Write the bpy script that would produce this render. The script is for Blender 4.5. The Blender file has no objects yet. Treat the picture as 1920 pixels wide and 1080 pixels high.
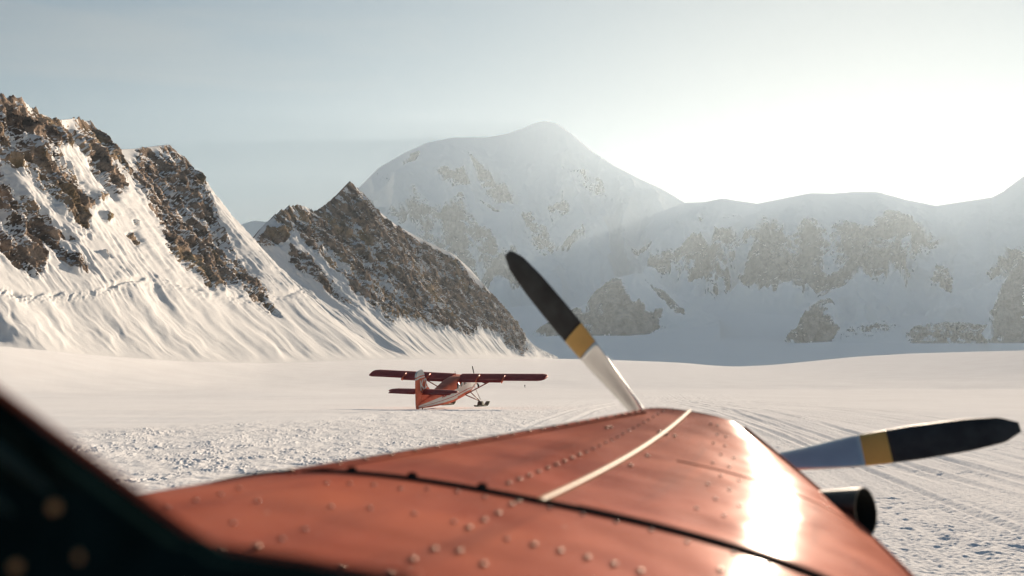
import bpy, bmesh, math, random
import numpy as np
from mathutils import Vector, Matrix, Quaternion
random.seed(7)
R_ = math.radians
# ------------------------------------------------------------------ camera / world / sun
F = 1867.0; HY = 665.0; PITCH = math.atan((HY-540)/F)
scene = bpy.context.scene
COL = scene.collection
cam_d = bpy.data.cameras.new('camera'); cam = bpy.data.objects.new('camera', cam_d); COL.objects.link(cam)
cam_d.sensor_width = 36; cam_d.lens = 36*F/1920
cam.rotation_euler = (math.pi/2+PITCH, 0, 0); cam.location = (0, 0, 0)
cam_d.clip_start = 0.05; cam_d.clip_end = 60000
cam_d.dof.use_dof = True; cam_d.dof.focus_distance = 75; cam_d.dof.aperture_fstop = 2.8
scene.camera = cam
SUN_EL, SUN_AZ = 12.1, 20.6
world = bpy.data.worlds.new('World'); scene.world = world; world.use_nodes = True
nt = world.node_tree; nt.nodes.clear()
wo = nt.nodes.new('ShaderNodeOutputWorld'); bg = nt.nodes.new('ShaderNodeBackground'); sk = nt.nodes.new('ShaderNodeTexSky')
sk.sky_type = 'NISHITA'; sk.sun_disc = False; sk.sun_elevation = R_(SUN_EL); sk.sun_rotation = R_(SUN_AZ)
sk.altitude = 1500; sk.air_density = 1.0; sk.dust_density = 1.3; sk.ozone_density = 1.6
bg.inputs['Strength'].default_value = 0.05
# thin high cirrus: streaky noise on the sky dome lightens the blue a little
tc = nt.nodes.new('ShaderNodeTexCoord'); mp = nt.nodes.new('ShaderNodeMapping'); mp.inputs['Scale'].default_value = (1.2, 1.2, 7.0)
mp.inputs['Rotation'].default_value = (0.12, 0.10, 0.3)
nz = nt.nodes.new('ShaderNodeTexNoise'); nz.inputs['Scale'].default_value = 2.3; nz.inputs['Detail'].default_value = 6; nz.inputs['Distortion'].default_value = 0.8
rp = nt.nodes.new('ShaderNodeValToRGB'); rp.color_ramp.elements[0].position = 0.5; rp.color_ramp.elements[1].position = 0.85
rp.color_ramp.elements[0].color = (0, 0, 0, 1); rp.color_ramp.elements[1].color = (.6, .6, .6, 1)
mx = nt.nodes.new('ShaderNodeMix'); mx.data_type = 'RGBA'
hs = nt.nodes.new('ShaderNodeHueSaturation'); hs.inputs['Saturation'].default_value = 0.15; hs.inputs['Value'].default_value = 1.45
hs2 = nt.nodes.new('ShaderNodeHueSaturation'); hs2.inputs['Saturation'].default_value = 1.45
L = nt.links.new
L(tc.outputs['Generated'], mp.inputs[0]); L(mp.outputs[0], nz.inputs['Vector']); L(nz.outputs['Fac'], rp.inputs[0])
L(sk.outputs[0], hs2.inputs['Color']); L(sk.outputs[0], hs.inputs['Color'])
L(rp.outputs[0], mx.inputs['Factor']); L(hs2.outputs[0], mx.inputs['A']); L(hs.outputs[0], mx.inputs['B'])
# the air round the sun is far brighter than the rest: soft shoulder on the radiance of the sky
va = nt.nodes.new('ShaderNodeVectorMath'); va.operation = 'MULTIPLY_ADD'; va.inputs[1].default_value = (1/2.5,)*3; va.inputs[2].default_value = (1,)*3
vd = nt.nodes.new('ShaderNodeVectorMath'); vd.operation = 'DIVIDE'
tn = nt.nodes.new('ShaderNodeVectorMath'); tn.operation = 'MULTIPLY'; tn.inputs[1].default_value = (.41, .60, .80); L(mx.outputs['Result'], tn.inputs[0])
L(tn.outputs[0], va.inputs[0]); L(tn.outputs[0], vd.inputs[0]); L(va.outputs[0], vd.inputs[1]); L(vd.outputs[0], bg.inputs[0]); L(bg.outputs[0], wo.inputs[0])
sd = bpy.data.lights.new('sun', 'SUN'); sun = bpy.data.objects.new('sun', sd); COL.objects.link(sun)
sd.energy = 5.0; sd.angle = R_(0.5); sd.color = (1.0, 0.82, 0.64)
SV = Vector((math.sin(R_(SUN_AZ))*math.cos(R_(SUN_EL)), math.cos(R_(SUN_AZ))*math.cos(R_(SUN_EL)), math.sin(R_(SUN_EL))))
sun.rotation_euler = SV.to_track_quat('Z', 'Y').to_euler(); sun.location = SV*50
scene.view_settings.view_transform = 'Standard'; scene.view_settings.look = 'None'
scene.view_settings.exposure = 1.60; scene.view_settings.gamma = 1
HAZE_D = 2.05e-5; HAZE_G = 0.40
scene.render.engine = 'CYCLES'

# ------------------------------------------------------------------ helpers
def wpt(px, py, Y):
    """ray through a photograph pixel at depth Y metres ahead"""
    x = (px-960)/F; y = (540-py)/F
    d = (x, math.cos(PITCH)-y*math.sin(PITCH), math.sin(PITCH)+y*math.cos(PITCH))
    k = Y/d[1]
    return Vector((d[0]*k, Y, d[2]*k))
def proj(X, Y, Z):
    z = Y*np.cos(PITCH)+Z*np.sin(PITCH); y = -Y*np.sin(PITCH)+Z*np.cos(PITCH)
    z = np.where(np.abs(z) < 1e-6, 1e-6, z)
    return 960+F*X/z, 540-F*y/z
def nlerp(x, xs, ys): return np.interp(x, xs, ys)
_rng = np.random.default_rng(3); _perm = np.concatenate([_rng.permutation(4096)]*2); _g = _rng.uniform(-1, 1, (4096, 3))
_g /= np.linalg.norm(_g, axis=1)[:, None]
def perlin(x, y, z):
    x = np.asarray(x, float); y = np.asarray(y, float); z = np.asarray(z, float)+0.37
    x, y, z = np.broadcast_arrays(x, y, z)
    xi, yi, zi = np.floor(x).astype(np.int64), np.floor(y).astype(np.int64), np.floor(z).astype(np.int64)
    fx, fy, fz = x-xi, y-yi, z-zi
    u, v, w = (t*t*t*(t*(t*6-15)+10) for t in (fx, fy, fz))
    def h(a, b, c):
        i = _perm[(_perm[(_perm[(xi+a) & 4095]+yi+b) & 4095]+zi+c) & 4095]
        return _g[i, 0]*(fx-a)+_g[i, 1]*(fy-b)+_g[i, 2]*(fz-c)
    def lp(t, a, b): return a+t*(b-a)
    return 1.6*lp(w, lp(v, lp(u, h(0,0,0), h(1,0,0)), lp(u, h(0,1,0), h(1,1,0))), lp(v, lp(u, h(0,0,1), h(1,0,1)), lp(u, h(0,1,1), h(1,1,1))))
def fbm(x, y, z, o=5, gain=.5, ridged=False):
    r = 0; a = 1; t = 0; s = 1
    for i in range(o):
        n = perlin(x*s+17*i, y*s, z*s)
        r = r+a*((1-2*np.abs(n)) if ridged else n); t += a; a *= gain; s *= 2.03
    return r/t
def sdf(px, py, poly):
    """signed distance to a polygon, positive inside"""
    P = np.array(poly, float); d = np.full(px.shape, 1e9); ins = np.zeros(px.shape, bool)
    for i in range(len(P)):
        a = P[i]; b = P[(i+1) % len(P)]; e = b-a
        wx, wy = px-a[0], py-a[1]; t = np.clip((wx*e[0]+wy*e[1])/(e@e+1e-9), 0, 1)
        d = np.minimum(d, np.hypot(wx-t*e[0], wy-t*e[1]))
        c = ((a[1] <= py) != (b[1] <= py)); xx = a[0]+(py-a[1])*e[0]/(e[1] if abs(e[1]) > 1e-9 else 1e-9)
        ins ^= (c & (px < xx))
    return np.where(ins, d, -d)
def sstep(a, b, x):
    t = np.clip((x-a)/(b-a), 0, 1); return t*t*(3-2*t)
def grid_mesh(name, V, mat, smooth=True, attrs=None, kind=None, wrap=False):
    """V: (n, m, 3) grid of points -> one mesh object"""
    n, m = V.shape[:2]
    me = bpy.data.meshes.new(name)
    ii, jj = np.meshgrid(np.arange(n-1), np.arange(m if wrap else m-1), indexing='ij')
    j2 = (jj+1) % m
    q = np.stack([ii*m+jj, ii*m+j2, (ii+1)*m+j2, (ii+1)*m+jj], -1).reshape(-1, 4)
    me.vertices.add(n*m); me.vertices.foreach_set('co', V.reshape(-1).astype(np.float32))
    me.loops.add(q.size); me.loops.foreach_set('vertex_index', q.reshape(-1).astype(np.int32))
    me.polygons.add(len(q)); me.polygons.foreach_set('loop_start', (np.arange(len(q))*4).astype(np.int32))
    me.polygons.foreach_set('loop_total', np.full(len(q), 4, np.int32))
    me.polygons.foreach_set('use_smooth', np.full(len(q), smooth, bool))
    for k, a in (attrs or {}).items():
        at = me.attributes.new(k, 'FLOAT', 'POINT'); at.data.foreach_set('value', a.reshape(-1).astype(np.float32))
    me.update(calc_edges=True); me.validate()
    me.materials.append(mat)
    o = bpy.data.objects.new(name, me); COL.objects.link(o)
    if kind: o['kind'] = kind
    return o
def part(name, bm, mat, parent=None, smooth=True, M=None):
    me = bpy.data.meshes.new(name); bmesh.ops.recalc_face_normals(bm, faces=bm.faces); bm.to_mesh(me); bm.free()
    for m in (mat if isinstance(mat, (list, tuple)) else [mat]): me.materials.append(m)
    for p in me.polygons: p.use_smooth = smooth
    o = bpy.data.objects.new(name, me); COL.objects.link(o)
    if M is not None: o.matrix_local = M
    if parent: o.parent = parent
    return o
def autosmooth(o, ang=35):
    me = o.data; me.update()
    bm = bmesh.new(); bm.from_mesh(me)
    for e in bm.edges:
        e.smooth = not (len(e.link_faces) == 2 and e.calc_face_angle(0) > R_(ang))
    bm.to_mesh(me); bm.free(); return o
def tube(bm, pts, r, seg=10, cap=True):
    rr = r if isinstance(r, (list, tuple)) else [r]*len(pts)
    rings = []
    for i, p in enumerate(pts):
        p = Vector(p); a = Vector(pts[max(i-1, 0)]); b = Vector(pts[min(i+1, len(pts)-1)]); t = (b-a).normalized()
        q = t.to_track_quat('Z', 'Y')
        rings.append([bm.verts.new(p+q @ Vector((math.cos(k*2*math.pi/seg)*rr[i], math.sin(k*2*math.pi/seg)*rr[i], 0))) for k in range(seg)])
    for a, b in zip(rings, rings[1:]):
        for k in range(seg): bm.faces.new((a[k], a[(k+1) % seg], b[(k+1) % seg], b[k]))
    if cap: bm.faces.new(rings[0][::-1]); bm.faces.new(rings[-1])
def loft(bm, rings, cap=True, mats=None):
    rv = [[bm.verts.new(p) for p in r] for r in rings]; n = len(rv[0])
    for i in range(len(rv)-1):
        for k in range(n):
            f = bm.faces.new((rv[i][k], rv[i][(k+1) % n], rv[i+1][(k+1) % n], rv[i+1][k]))
            if mats: f.material_index = mats(i, k)
    if cap: bm.faces.new(rv[0][::-1]); bm.faces.new(rv[-1])
    return rv
def plate(bm, poly, axis_vec, th):
    """prism: polygon (3-D points) extruded by axis_vec*th"""
    a = [bm.verts.new(Vector(p)-axis_vec*th/2) for p in poly]; b = [bm.verts.new(Vector(p)+axis_vec*th/2) for p in poly]
    bm.faces.new(a[::-1]); bm.faces.new(b); n = len(a)
    for i in range(n): bm.faces.new((a[i], a[(i+1) % n], b[(i+1) % n], b[i]))

# ------------------------------------------------------------------ materials
def mat_new(name):
    m = bpy.data.materials.new(name); m.use_nodes = True; return m, m.node_tree, m.node_tree.nodes['Principled BSDF']
def simple(name, col, rough=.5, metal=0, coat=0, var=.12, scale=8, bump=0, bscale=60, spec=.5):
    m, t, p = mat_new(name); p.inputs['Specular IOR Level'].default_value = spec
    n = t.nodes.new('ShaderNodeTexNoise'); n.inputs['Scale'].default_value = scale; n.inputs['Detail'].default_value = 5
    tc = t.nodes.new('ShaderNodeTexCoord'); t.links.new(tc.outputs['Object'], n.inputs['Vector'])
    r = t.nodes.new('ShaderNodeValToRGB'); e = r.color_ramp.elements
    e[0].position = .3; e[1].position = .7
    e[0].color = tuple(c*(1-var) for c in col)+(1,); e[1].color = tuple(min(1, c*(1+var)) for c in col)+(1,)
    t.links.new(n.outputs['Fac'], r.inputs[0]); t.links.new(r.outputs[0], p.inputs['Base Color'])
    p.inputs['Roughness'].default_value = rough; p.inputs['Metallic'].default_value = metal; p.inputs['Coat Weight'].default_value = coat
    if bump:
        n2 = t.nodes.new('ShaderNodeTexNoise'); n2.inputs['Scale'].default_value = bscale; n2.inputs['Detail'].default_value = 4
        t.links.new(tc.outputs['Object'], n2.inputs['Vector'])
        b = t.nodes.new('ShaderNodeBump'); b.inputs['Strength'].default_value = 1; b.inputs['Distance'].default_value = bump
        t.links.new(n2.outputs['Fac'], b.inputs['Height']); t.links.new(b.outputs[0], p.inputs['Normal'])
    return m
SNOW = (0.86, 0.845, 0.82)
def snow_mat():
    m, t, p = mat_new('snow'); ln = t.links.new
    tc = t.nodes.new('ShaderNodeTexCoord')
    n = t.nodes.new('ShaderNodeTexNoise'); n.inputs['Scale'].default_value = 0.06; n.inputs['Detail'].default_value = 6
    ln(tc.outputs['Object'], n.inputs['Vector'])
    r = t.nodes.new('ShaderNodeValToRGB'); e = r.color_ramp.elements; e[0].position = .3; e[1].position = .7
    e[0].color = (.83, .81, .785, 1); e[1].color = (.88, .865, .84, 1)
    ln(n.outputs['Fac'], r.inputs[0]); ln(r.outputs[0], p.inputs['Base Color'])
    p.inputs['Roughness'].default_value = 1; p.inputs['Specular IOR Level'].default_value = 0
    at = t.nodes.new('ShaderNodeAttribute'); at.attribute_name = 'rough'
    n2 = t.nodes.new('ShaderNodeTexNoise'); n2.inputs['Scale'].default_value = 14; n2.inputs['Detail'].default_value = 5; n2.inputs['Roughness'].default_value = .65
    ln(tc.outputs['Object'], n2.inputs['Vector'])
    b = t.nodes.new('ShaderNodeBump'); b.inputs['Distance'].default_value = .012
    mm = t.nodes.new('ShaderNodeMath'); mm.operation = 'MULTIPLY_ADD'; mm.inputs[1].default_value = .8; mm.inputs[2].default_value = .15
    ln(at.outputs['Fac'], mm.inputs[0]); ln(mm.outputs[0], b.inputs['Strength'])
    ln(n2.outputs['Fac'], b.inputs['Height']); ln(b.outputs[0], p.inputs['Normal'])
    return m
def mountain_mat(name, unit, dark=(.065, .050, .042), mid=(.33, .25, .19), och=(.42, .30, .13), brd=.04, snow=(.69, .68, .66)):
    """rock where the attribute says so, snow elsewhere; unit = size in metres of the smallest blocks"""
    m, t, p = mat_new(name); ln = t.links.new
    tc = t.nodes.new('ShaderNodeTexCoord'); at = t.nodes.new('ShaderNodeAttribute'); at.attribute_name = 'rock'
    def noise(sc, det=5, rg=.6, vec=None):
        n = t.nodes.new('ShaderNodeTexNoise'); n.inputs['Scale'].default_value = sc; n.inputs['Detail'].default_value = det; n.inputs['Roughness'].default_value = rg
        ln(vec or tc.outputs['Object'], n.inputs['Vector']); return n
    n1 = noise(.35/unit, 6, .65); n2 = noise(.06/unit, 3); n3 = noise(.9/unit, 4, .7)
    r1 = t.nodes.new('ShaderNodeValToRGB'); e = r1.color_ramp.elements
    e[0].position = .40; e[0].color = dark+(1,); e[1].position = .62; e[1].color = mid+(1,)
    ln(n1.outputs['Fac'], r1.inputs[0])
    r2 = t.nodes.new('ShaderNodeValToRGB'); r2.color_ramp.elements[0].position = .52; r2.color_ramp.elements[1].position = .66
    ln(n2.outputs['Fac'], r2.inputs[0])
    mo = t.nodes.new('ShaderNodeMix'); mo.data_type = 'RGBA'; mo.inputs['B'].default_value = och+(1,)
    s = t.nodes.new('ShaderNodeMath'); s.operation = 'MULTIPLY'; s.inputs[1].default_value = .35; ln(r2.outputs[0], s.inputs[0])
    ln(s.outputs[0], mo.inputs['Factor']); ln(r1.outputs[0], mo.inputs['A'])
    # sharp rock / snow border
    a1 = t.nodes.new('ShaderNodeMath'); a1.operation = 'MULTIPLY_ADD'; a1.inputs[1].default_value = .7; a1.inputs[2].default_value = -.35; ln(n3.outputs['Fac'], a1.inputs[0])
    a2 = t.nodes.new('ShaderNodeMath'); a2.operation = 'ADD'; ln(a1.outputs[0], a2.inputs[0]); ln(at.outputs['Fac'], a2.inputs[1])
    mr = t.nodes.new('ShaderNodeMapRange'); mr.inputs['From Min'].default_value = .5-brd; mr.inputs['From Max'].default_value = .5+brd; ln(a2.outputs[0], mr.inputs['Value'])
    mixc = t.nodes.new('ShaderNodeMix'); mixc.data_type = 'RGBA'; mixc.inputs['A'].default_value = snow+(1,)
    ln(mr.outputs[0], mixc.inputs['Factor']); ln(mo.outputs['Result'], mixc.inputs['B']); ln(mixc.outputs['Result'], p.inputs['Base Color'])
    p.inputs['Roughness'].default_value = 1; p.inputs['Specular IOR Level'].default_value = 0
    b = t.nodes.new('ShaderNodeBump'); b.inputs['Distance'].default_value = unit*1.2
    st = t.nodes.new('ShaderNodeMath'); st.operation = 'MULTIPLY_ADD'; st.inputs[1].default_value = .75; st.inputs[2].default_value = .08; ln(mr.outputs[0], st.inputs[0])
    ln(st.outputs[0], b.inputs['Strength']); ln(n1.outputs['Fac'], b.inputs['Height']); ln(b.outputs[0], p.inputs['Normal'])
    return m
M_snow = snow_mat()
M_near = mountain_mat('near_rock_and_snow', 5.0)
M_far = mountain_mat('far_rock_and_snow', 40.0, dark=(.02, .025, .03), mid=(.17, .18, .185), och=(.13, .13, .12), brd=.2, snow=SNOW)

# ------------------------------------------------------------------ ground
DC_X = [-3000, -1200, -600] + list(range(-400, 1041, 20)) + [1180, 1380, 1600, 1920, 2600, 4000]
def foot_Y(px): return 356/(.18-(px-960)/F)
DC_Y = [foot_Y(max(p, -1800)) for p in DC_X[:-6]] + [2300, 1750, 1350, 1000, 800, 700]
CY_X = [-3000, -200, 0, 200, 350, 500, 700, 1000, 1110, 1180, 1280, 1330, 1380, 1450, 1520, 1600, 1700, 1800, 1920, 2300, 4000]
CY_Y = [640, 645, 650, 668, 678, 681, 674, 672, 673.5, 676, 680, 685, 687.5, 684, 677, 669, 663, 660, 657, 652, 650]
_tx = np.arange(-3200, 4200, 4.0); _kern = np.exp(-(np.arange(-60, 61)*4/22.)**2); _kern /= _kern.sum()
_td = np.convolve(np.pad(nlerp(_tx, DC_X, DC_Y), 60, 'edge'), _kern, 'valid')
_kern2 = np.exp(-(np.arange(-60, 61)*4/22.)**2); _kern2 /= _kern2.sum()
_ty = np.convolve(np.pad(nlerp(_tx, CY_X, CY_Y), 60, 'edge'), _kern2, 'valid')
def ground_z(px, Y):
    """glacier surface height: a shallow bowl rising to a lip, then the lower valley behind"""
    Dc = np.interp(px, _tx, _td); zc = -(np.interp(px, _tx, _ty)-HY)/F*Dc
    near = nlerp(Y, [0, 14, 30, 60, 80, 140, 200, 350, 520, 560], [-3.05, -3.1, -3.5, -3.95, -4.45, -6.7, -8.9, -13.5, -18.0, -18.7])
    Sw = -40*np.log(np.exp(-540/40.)+np.exp(-np.minimum(Dc*.66, 3000)/40.)); nS = nlerp(Sw, [0, 60, 80, 140, 200, 350, 520, 560], [-3.05, -3.95, -4.45, -6.7, -8.9, -13.5, -18.0, -18.7])
    t = np.clip((Y-Sw)/(Dc-Sw), 0, 1); t = t*t*(1.9-.9*t)
    za = np.where(Y < Sw, near, nS+(zc-nS)*t)
    far = nlerp(Y, [0, 4375, 5250, 6125, 7440, 8750, 9625, 12250, 23500], [-120, -112, -84, -25, 82, 158, 332, 578, 1050])
    d = Y-Dc
    drop = zc-0.00006*d*d-0.02*d
    zb = np.where(drop > far, drop, far)
    w = np.clip(d/1200, 0, 1)
    return np.where(d <= 0, za, np.maximum(drop, far-(1-w)*60*(w < 1)))
def inv_ground(px, py):
    Y = np.geomspace(6, 1200, 800); z = ground_z(np.full(800, float(px)), Y); y = proj((px-960)/F*Y, Y, z)[1]
    i = np.argmin(np.abs(y-py)); k = Y[i]; return (px-960)/F*k, k
def build_ground():
    # columns as azimuth (dense ahead), rows as depth (dense near, even on the picture)
    fr = np.linspace(-160, 2080, 1720)
    tan = np.concatenate([np.tan(np.radians(np.linspace(-88, np.degrees(np.arctan((-180-960)/F)), 70))), (fr-960)/F,
                          np.tan(np.radians(np.linspace(np.degrees(np.arctan((2100-960)/F)), 88, 70)))])
    p = np.concatenate([np.linspace(1300, 470, 60, endpoint=False), np.linspace(470, 60, 520, endpoint=False), np.linspace(60, 35, 70, endpoint=False)])
    Ys = 3.6*F/p
    Ys = np.concatenate([Ys, np.geomspace(Ys[-1]*1.01, 560, 60), np.geomspace(565, 3400, 200), np.geomspace(3450, 23000, 110)])
    Yr, T = np.meshgrid(Ys, tan, indexing='ij')
    px = 960+F*T
    sc = 1/np.sqrt(1+np.minimum(T*T, 400)); wide = np.abs(T) > .7
    k = np.where(wide, sc*math.sqrt(1+.49), 1.0)*np.where((Yr > 20000) & wide, .9, 1)
    X = T*Yr*k; Y = Yr*k
    z = ground_z(np.clip(px, -3000, 4000), np.where(wide, Yr, Y))
    PX, PY = proj(X, Y, z)
    near = Yr < 900
    rough = np.zeros_like(z); disp = np.zeros_like(z)
    # churned snow (left and middle) and wind-smoothed snow beyond
    chur = sdf(PX, PY, [(-400, 835), (100, 808), (300, 797), (600, 779), (760, 768), (1000, 752), (1180, 738), (1330, 735), (1560, 748), (1920, 800), (2300, 850), (2300, 1500), (-400, 1500)])
    wob = fbm(X*.12, Y*.04, 1.5, 3)*14
    rough = sstep(-4, 10, chur+wob)*(Yr < 330)
    left = sstep(1250, 900, PX+wob*4)
    cl = fbm(X*5.2, Y*3.6, 0, 3, .55); cl2 = fbm(X*1.5, Y*.9, 4, 3); cl3 = fbm(X*11., Y*7.5, 9, 2)
    patch = sstep(-.35, .4, fbm(X*.25, Y*.12, 7, 3))
    lump = np.maximum(cl, -.05)*.17+cl3*.034
    disp += rough*left*(lump*(.12+.75*patch*sstep(-.3, .35, fbm(X*.9, Y*.6, 77, 2)))*.55+cl2*.04+fbm(X*.6, Y*.25, 78, 3)*.05)*1.35
    # drag marks converge far ahead and fan towards the right foreground
    fx, fy = inv_ground(1215, 722)
    dx, dy = X-fx, Y-fy; ang = np.arctan2(dx, -dy)
    rad = np.hypot(dx, dy)
    lat = ang*95+.35*np.sin(rad*.03)
    st = fbm(lat*2.6, rad*.02, 3, 4, .6); st2 = fbm(lat*.7, rad*.012, 6, 3); st3 = fbm(lat*7.5, rad*.10, 8, 3, .6)
    foot = fbm(X*2.6, Y*2.0, 13, 3); fm = sstep(.02, .35, fbm(X*.30, Y*.16, 21, 2)+.25*sstep(70, 20, Yr))
    disp += rough*(1-left)*(st*.12+st2*.07+st3*.06+np.minimum(foot+.16, 0)*.12*fm+cl3*.02)
    # a few long crisp ski tracks
    for (a, b, w, dep) in [((1250, 742), (1800, 905), .16, .06), ((1262, 741), (1960, 915), .16, .06), ((1330, 740), (2150, 880), .14, .05), ((1345, 739), (2250, 868), .14, .05),
                           ((1230, 745), (1560, 860), .15, .05), ((1240, 744), (1680, 880), .15, .05), ((1210, 748), (1050, 800), .2, .04), ((1195, 748), (960, 812), .2, .04),
                           ((1290, 741), (2100, 960), .14, .05), ((1270, 741), (1900, 1000), .14, .06)]:
        a = np.array(inv_ground(*a)); b = np.array(inv_ground(*b)); e = b-a; l = np.hypot(*e); e = e/l
        u = (X-a[0])*e[0]+(Y-a[1])*e[1]; v = -(X-a[0])*e[1]+(Y-a[1])*e[0]+1.1*np.sin(u/l*3.1)*.6
        g = np.exp(-(v/w)**2)-.45*np.exp(-((np.abs(v)-w*1.9)/(w*.7))**2)
        disp -= dep*g*sstep(-4, 6, u)*sstep(l+8, l-6, u)*(Yr < 300)
    # faint wind ripples and old tracks on the smooth snow
    disp += (1-rough)*near*(fbm(X*.05, Y*.10, 2, 4)*.13+fbm(X*.5, Y*.16, 12, 3)*.022)*sstep(0, 40, Yr)
    disp += near*fbm(X*.011, Y*.007, 31, 3)*1.1*sstep(110, 320, Yr)*sstep(900, 600, Yr)
    # sastrugi hollows and half-buried crevasses at the foot of the slope
    ce = fbm(X*.022, Y*.007, 41, 2); band = sstep(330, 420, Yr)*sstep(1.02, .8, Yr/np.interp(px, DC_X, DC_Y))*(PX < 900)
    disp -= band*sstep(.40, .46, ce)*0.0
    farr = Yr > 3500
    disp += farr*(fbm(X*.0009, Y*.0009, 51, 5)*80*sstep(9000, 12000, Yr)+fbm(X*.0025, Y*.0012, 5, 4)*5)
    V = np.stack([X, Y, z+disp], -1)
    globals()['GL'] = grid_mesh('glacier_snow', V, M_snow, attrs={'rough': np.clip(rough, 0, 1)}, kind='structure')
    # behind the camera: the same snow carries on
    th = np.linspace(R_(-92), R_(-268), 60); rr = np.concatenate([[.05], np.geomspace(2, 3000, 50)])
    RR, TH = np.meshgrid(rr, th, indexing='ij')
    X = -np.sin(-TH)*0+RR*np.cos(TH+math.pi/2); Y = RR*np.sin(TH+math.pi/2)
    X = RR*np.cos(TH+R_(180)+0); Y = RR*np.sin(TH+R_(180))
    xs = np.concatenate([-np.geomspace(3000, .5, 60), [0], np.geomspace(.5, 3000, 60)]); ys = np.concatenate([[2.6], [0], -np.geomspace(1, 2500, 60)])
    YY, XX = np.meshgrid(ys, xs, indexing='ij')
    grid_mesh('snowfield', np.stack([XX, YY, -3.07+fbm(XX*.8, YY*.8, 3, 3)*.04-.03*(YY > 1)], -1), M_snow, attrs={'rough': np.ones_like(XX)*.6}, kind='structure')
build_ground()

# ------------------------------------------------------------------ mountains
def resample(keys, u):
    K = np.array(keys, float); return [np.interp(u, K[:, 0], K[:, i]) for i in range(1, K.shape[1])]
def wall_key(k):
    # a side wall of the glacier: foot on the straight foot line, crest straight back from it
    cx, cy, fx = k; Yf = foot_Y(fx); xf = (fx-960)/F*Yf; tc = (cx-960)/F
    r = max((xf-tc*Yf)/(.984+.177*tc), 2.0)
    return (cx, cy, Yf+.177*r, fx, Yf)
def mountain(name, keys, nu, nv, mat, rock, gpow=1.35, rib=(9, .5), amp=10, fine=4, freq=.02, seed=0, jag=3.0, back=.8, flute=0, sfn=None, kind='structure', smooth=True, cover=.25, snow_rel=.045, lim=1.0, fs=1.0):
    """keys rows: u, crest px, crest py, crest depth, foot px, foot depth, foot drop"""
    # u from arc length along the picture crest
    K = np.array([wall_key(k) if len(k) == 3 else k for k in keys], float)
    K[:, 2] *= fs; K[:, 4] *= fs; amp *= fs; fine *= fs; jag *= fs; freq /= fs
    ar = np.concatenate([[0], np.cumsum(np.hypot(np.diff(K[:, 0]), np.diff(K[:, 1])))]); ar /= ar[-1]
    u = np.linspace(0, 1, nu)
    cx, cy, cd, fx, fd = [np.interp(u, ar, K[:, i]) for i in range(5)]
    C = np.stack([*(np.array([wpt(a, b, c)[:] for a, b, c in zip(cx, cy, cd)]).T)], -1)
    fz = ground_z(fx, fd)
    if K.shape[1] > 5:
        fy = np.interp(u, ar, K[:, 5]); ok = fy > 0
        fz = np.where(ok, -(fy-HY)/F*fd, fz)
    Ft = np.stack([(fx-960)/F*fd, fd, fz-1.0], -1)
    v = np.linspace(0, 1, nv)
    H = v; G = v**gpow
    Vg = np.empty((nv, nu, 3))
    Vg[..., :2] = Ft[None, :, :2]+(C-Ft)[None, :, :2]*H[:, None, None]
    Vg[..., 2] = Ft[None, :, 2]+(C-Ft)[None, :, 2]*G[:, None]
    PX, PY = proj(Vg[..., 0], Vg[..., 1], Vg[..., 2])
    X, Y, Z = Vg[..., 0], Vg[..., 1], Vg[..., 2]
    # normals
    du = np.gradient(Vg, axis=1); dv = np.gradient(Vg, axis=0); N = np.cross(du, dv); N /= np.linalg.norm(N, axis=-1)[..., None]+1e-9
    N *= np.where(N[..., 2:3] < 0, -1, 1)
    mask = np.full(PX.shape, -1e3)
    wx = fbm(X*freq*1.5, Y*freq*1.5, Z*freq*1.5+seed, 4)*lim
    for poly, soft, dens in rock:
        d = sdf(PX, PY, poly)+wx*soft*1.0
        mask = np.maximum(mask, d/soft+(dens-1)*1.0*sstep(0, soft, d))
    # run of the fall line, for gullies
    along = np.broadcast_to(np.concatenate([[0], np.cumsum(np.linalg.norm(np.diff((C+Ft)/2, axis=0), axis=1))])[None, :], PX.shape)
    gul = fbm(along*freq*1.1+wx*.35, v[:, None]*2.2, seed+3.3, 4, .55, ridged=True)
    gulL = fbm(along*freq*1.1+wx*.25, v[:, None]*1.5, seed+3.3, 2, .5, ridged=True)
    gul2 = fbm(along*freq*4.0+wx*.6, v[:, None]*3.0, seed+7.7, 3, .6, ridged=True)
    blk = fbm(X*freq*2.2, Y*freq*2.2, Z*freq*1.2+seed, 6, .62, ridged=True)
    cliff = fbm(X*freq*.8+9, Y*freq*.8, Z*freq*1.6+seed, 3, .5)
    cliff = np.floor(cliff*6+blk*.8)/6*.7+cliff*.3
    streak = fbm(along*freq*5.5+Z*freq*1.0, v[:, None]*2.5, seed+11, 4, .6)
    patch = fbm(X*freq*1.2, Y*freq*1.2, Z*freq*2.2+seed+5, 4, .6)
    env = sstep(-1.6, 1.2, mask)                      # rock relief fades out under the snow
    speck = fbm(along*freq*9+Z*freq*4, v[:, None]*nv/20., seed+15, 4, .65)
    edge = np.minimum(1, (1-v)[:, None]*(14 if snow_rel < .2 else 4.5))          # keep the crest where it belongs
    foot = sstep(0, .10, v)[:, None]
    rel = (gul-.35)*amp*.9+(gul2-.35)*fine*.8+(blk-.35)*fine*2.0+cliff*amp*.5
    w_ = env > .5
    if w_.any(): rel = rel-rel[w_].mean()
    far_ = snow_rel > .2
    if far_: gul_big = fbm(along*freq*.5+wx*.2, v[:, None]*1.1, seed+9.3, 2, .6, ridged=True); big = (gul_big-.35)*amp*1.2; push = big+env*rel*.8+(1-env)*((gulL-.35)*amp*snow_rel*.6+(gul-.35)*amp*.10)
    else: push = env*rel+(1-env)*((gul-.35)*amp*snow_rel+(blk-.35)*amp*snow_rel*.35)
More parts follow.
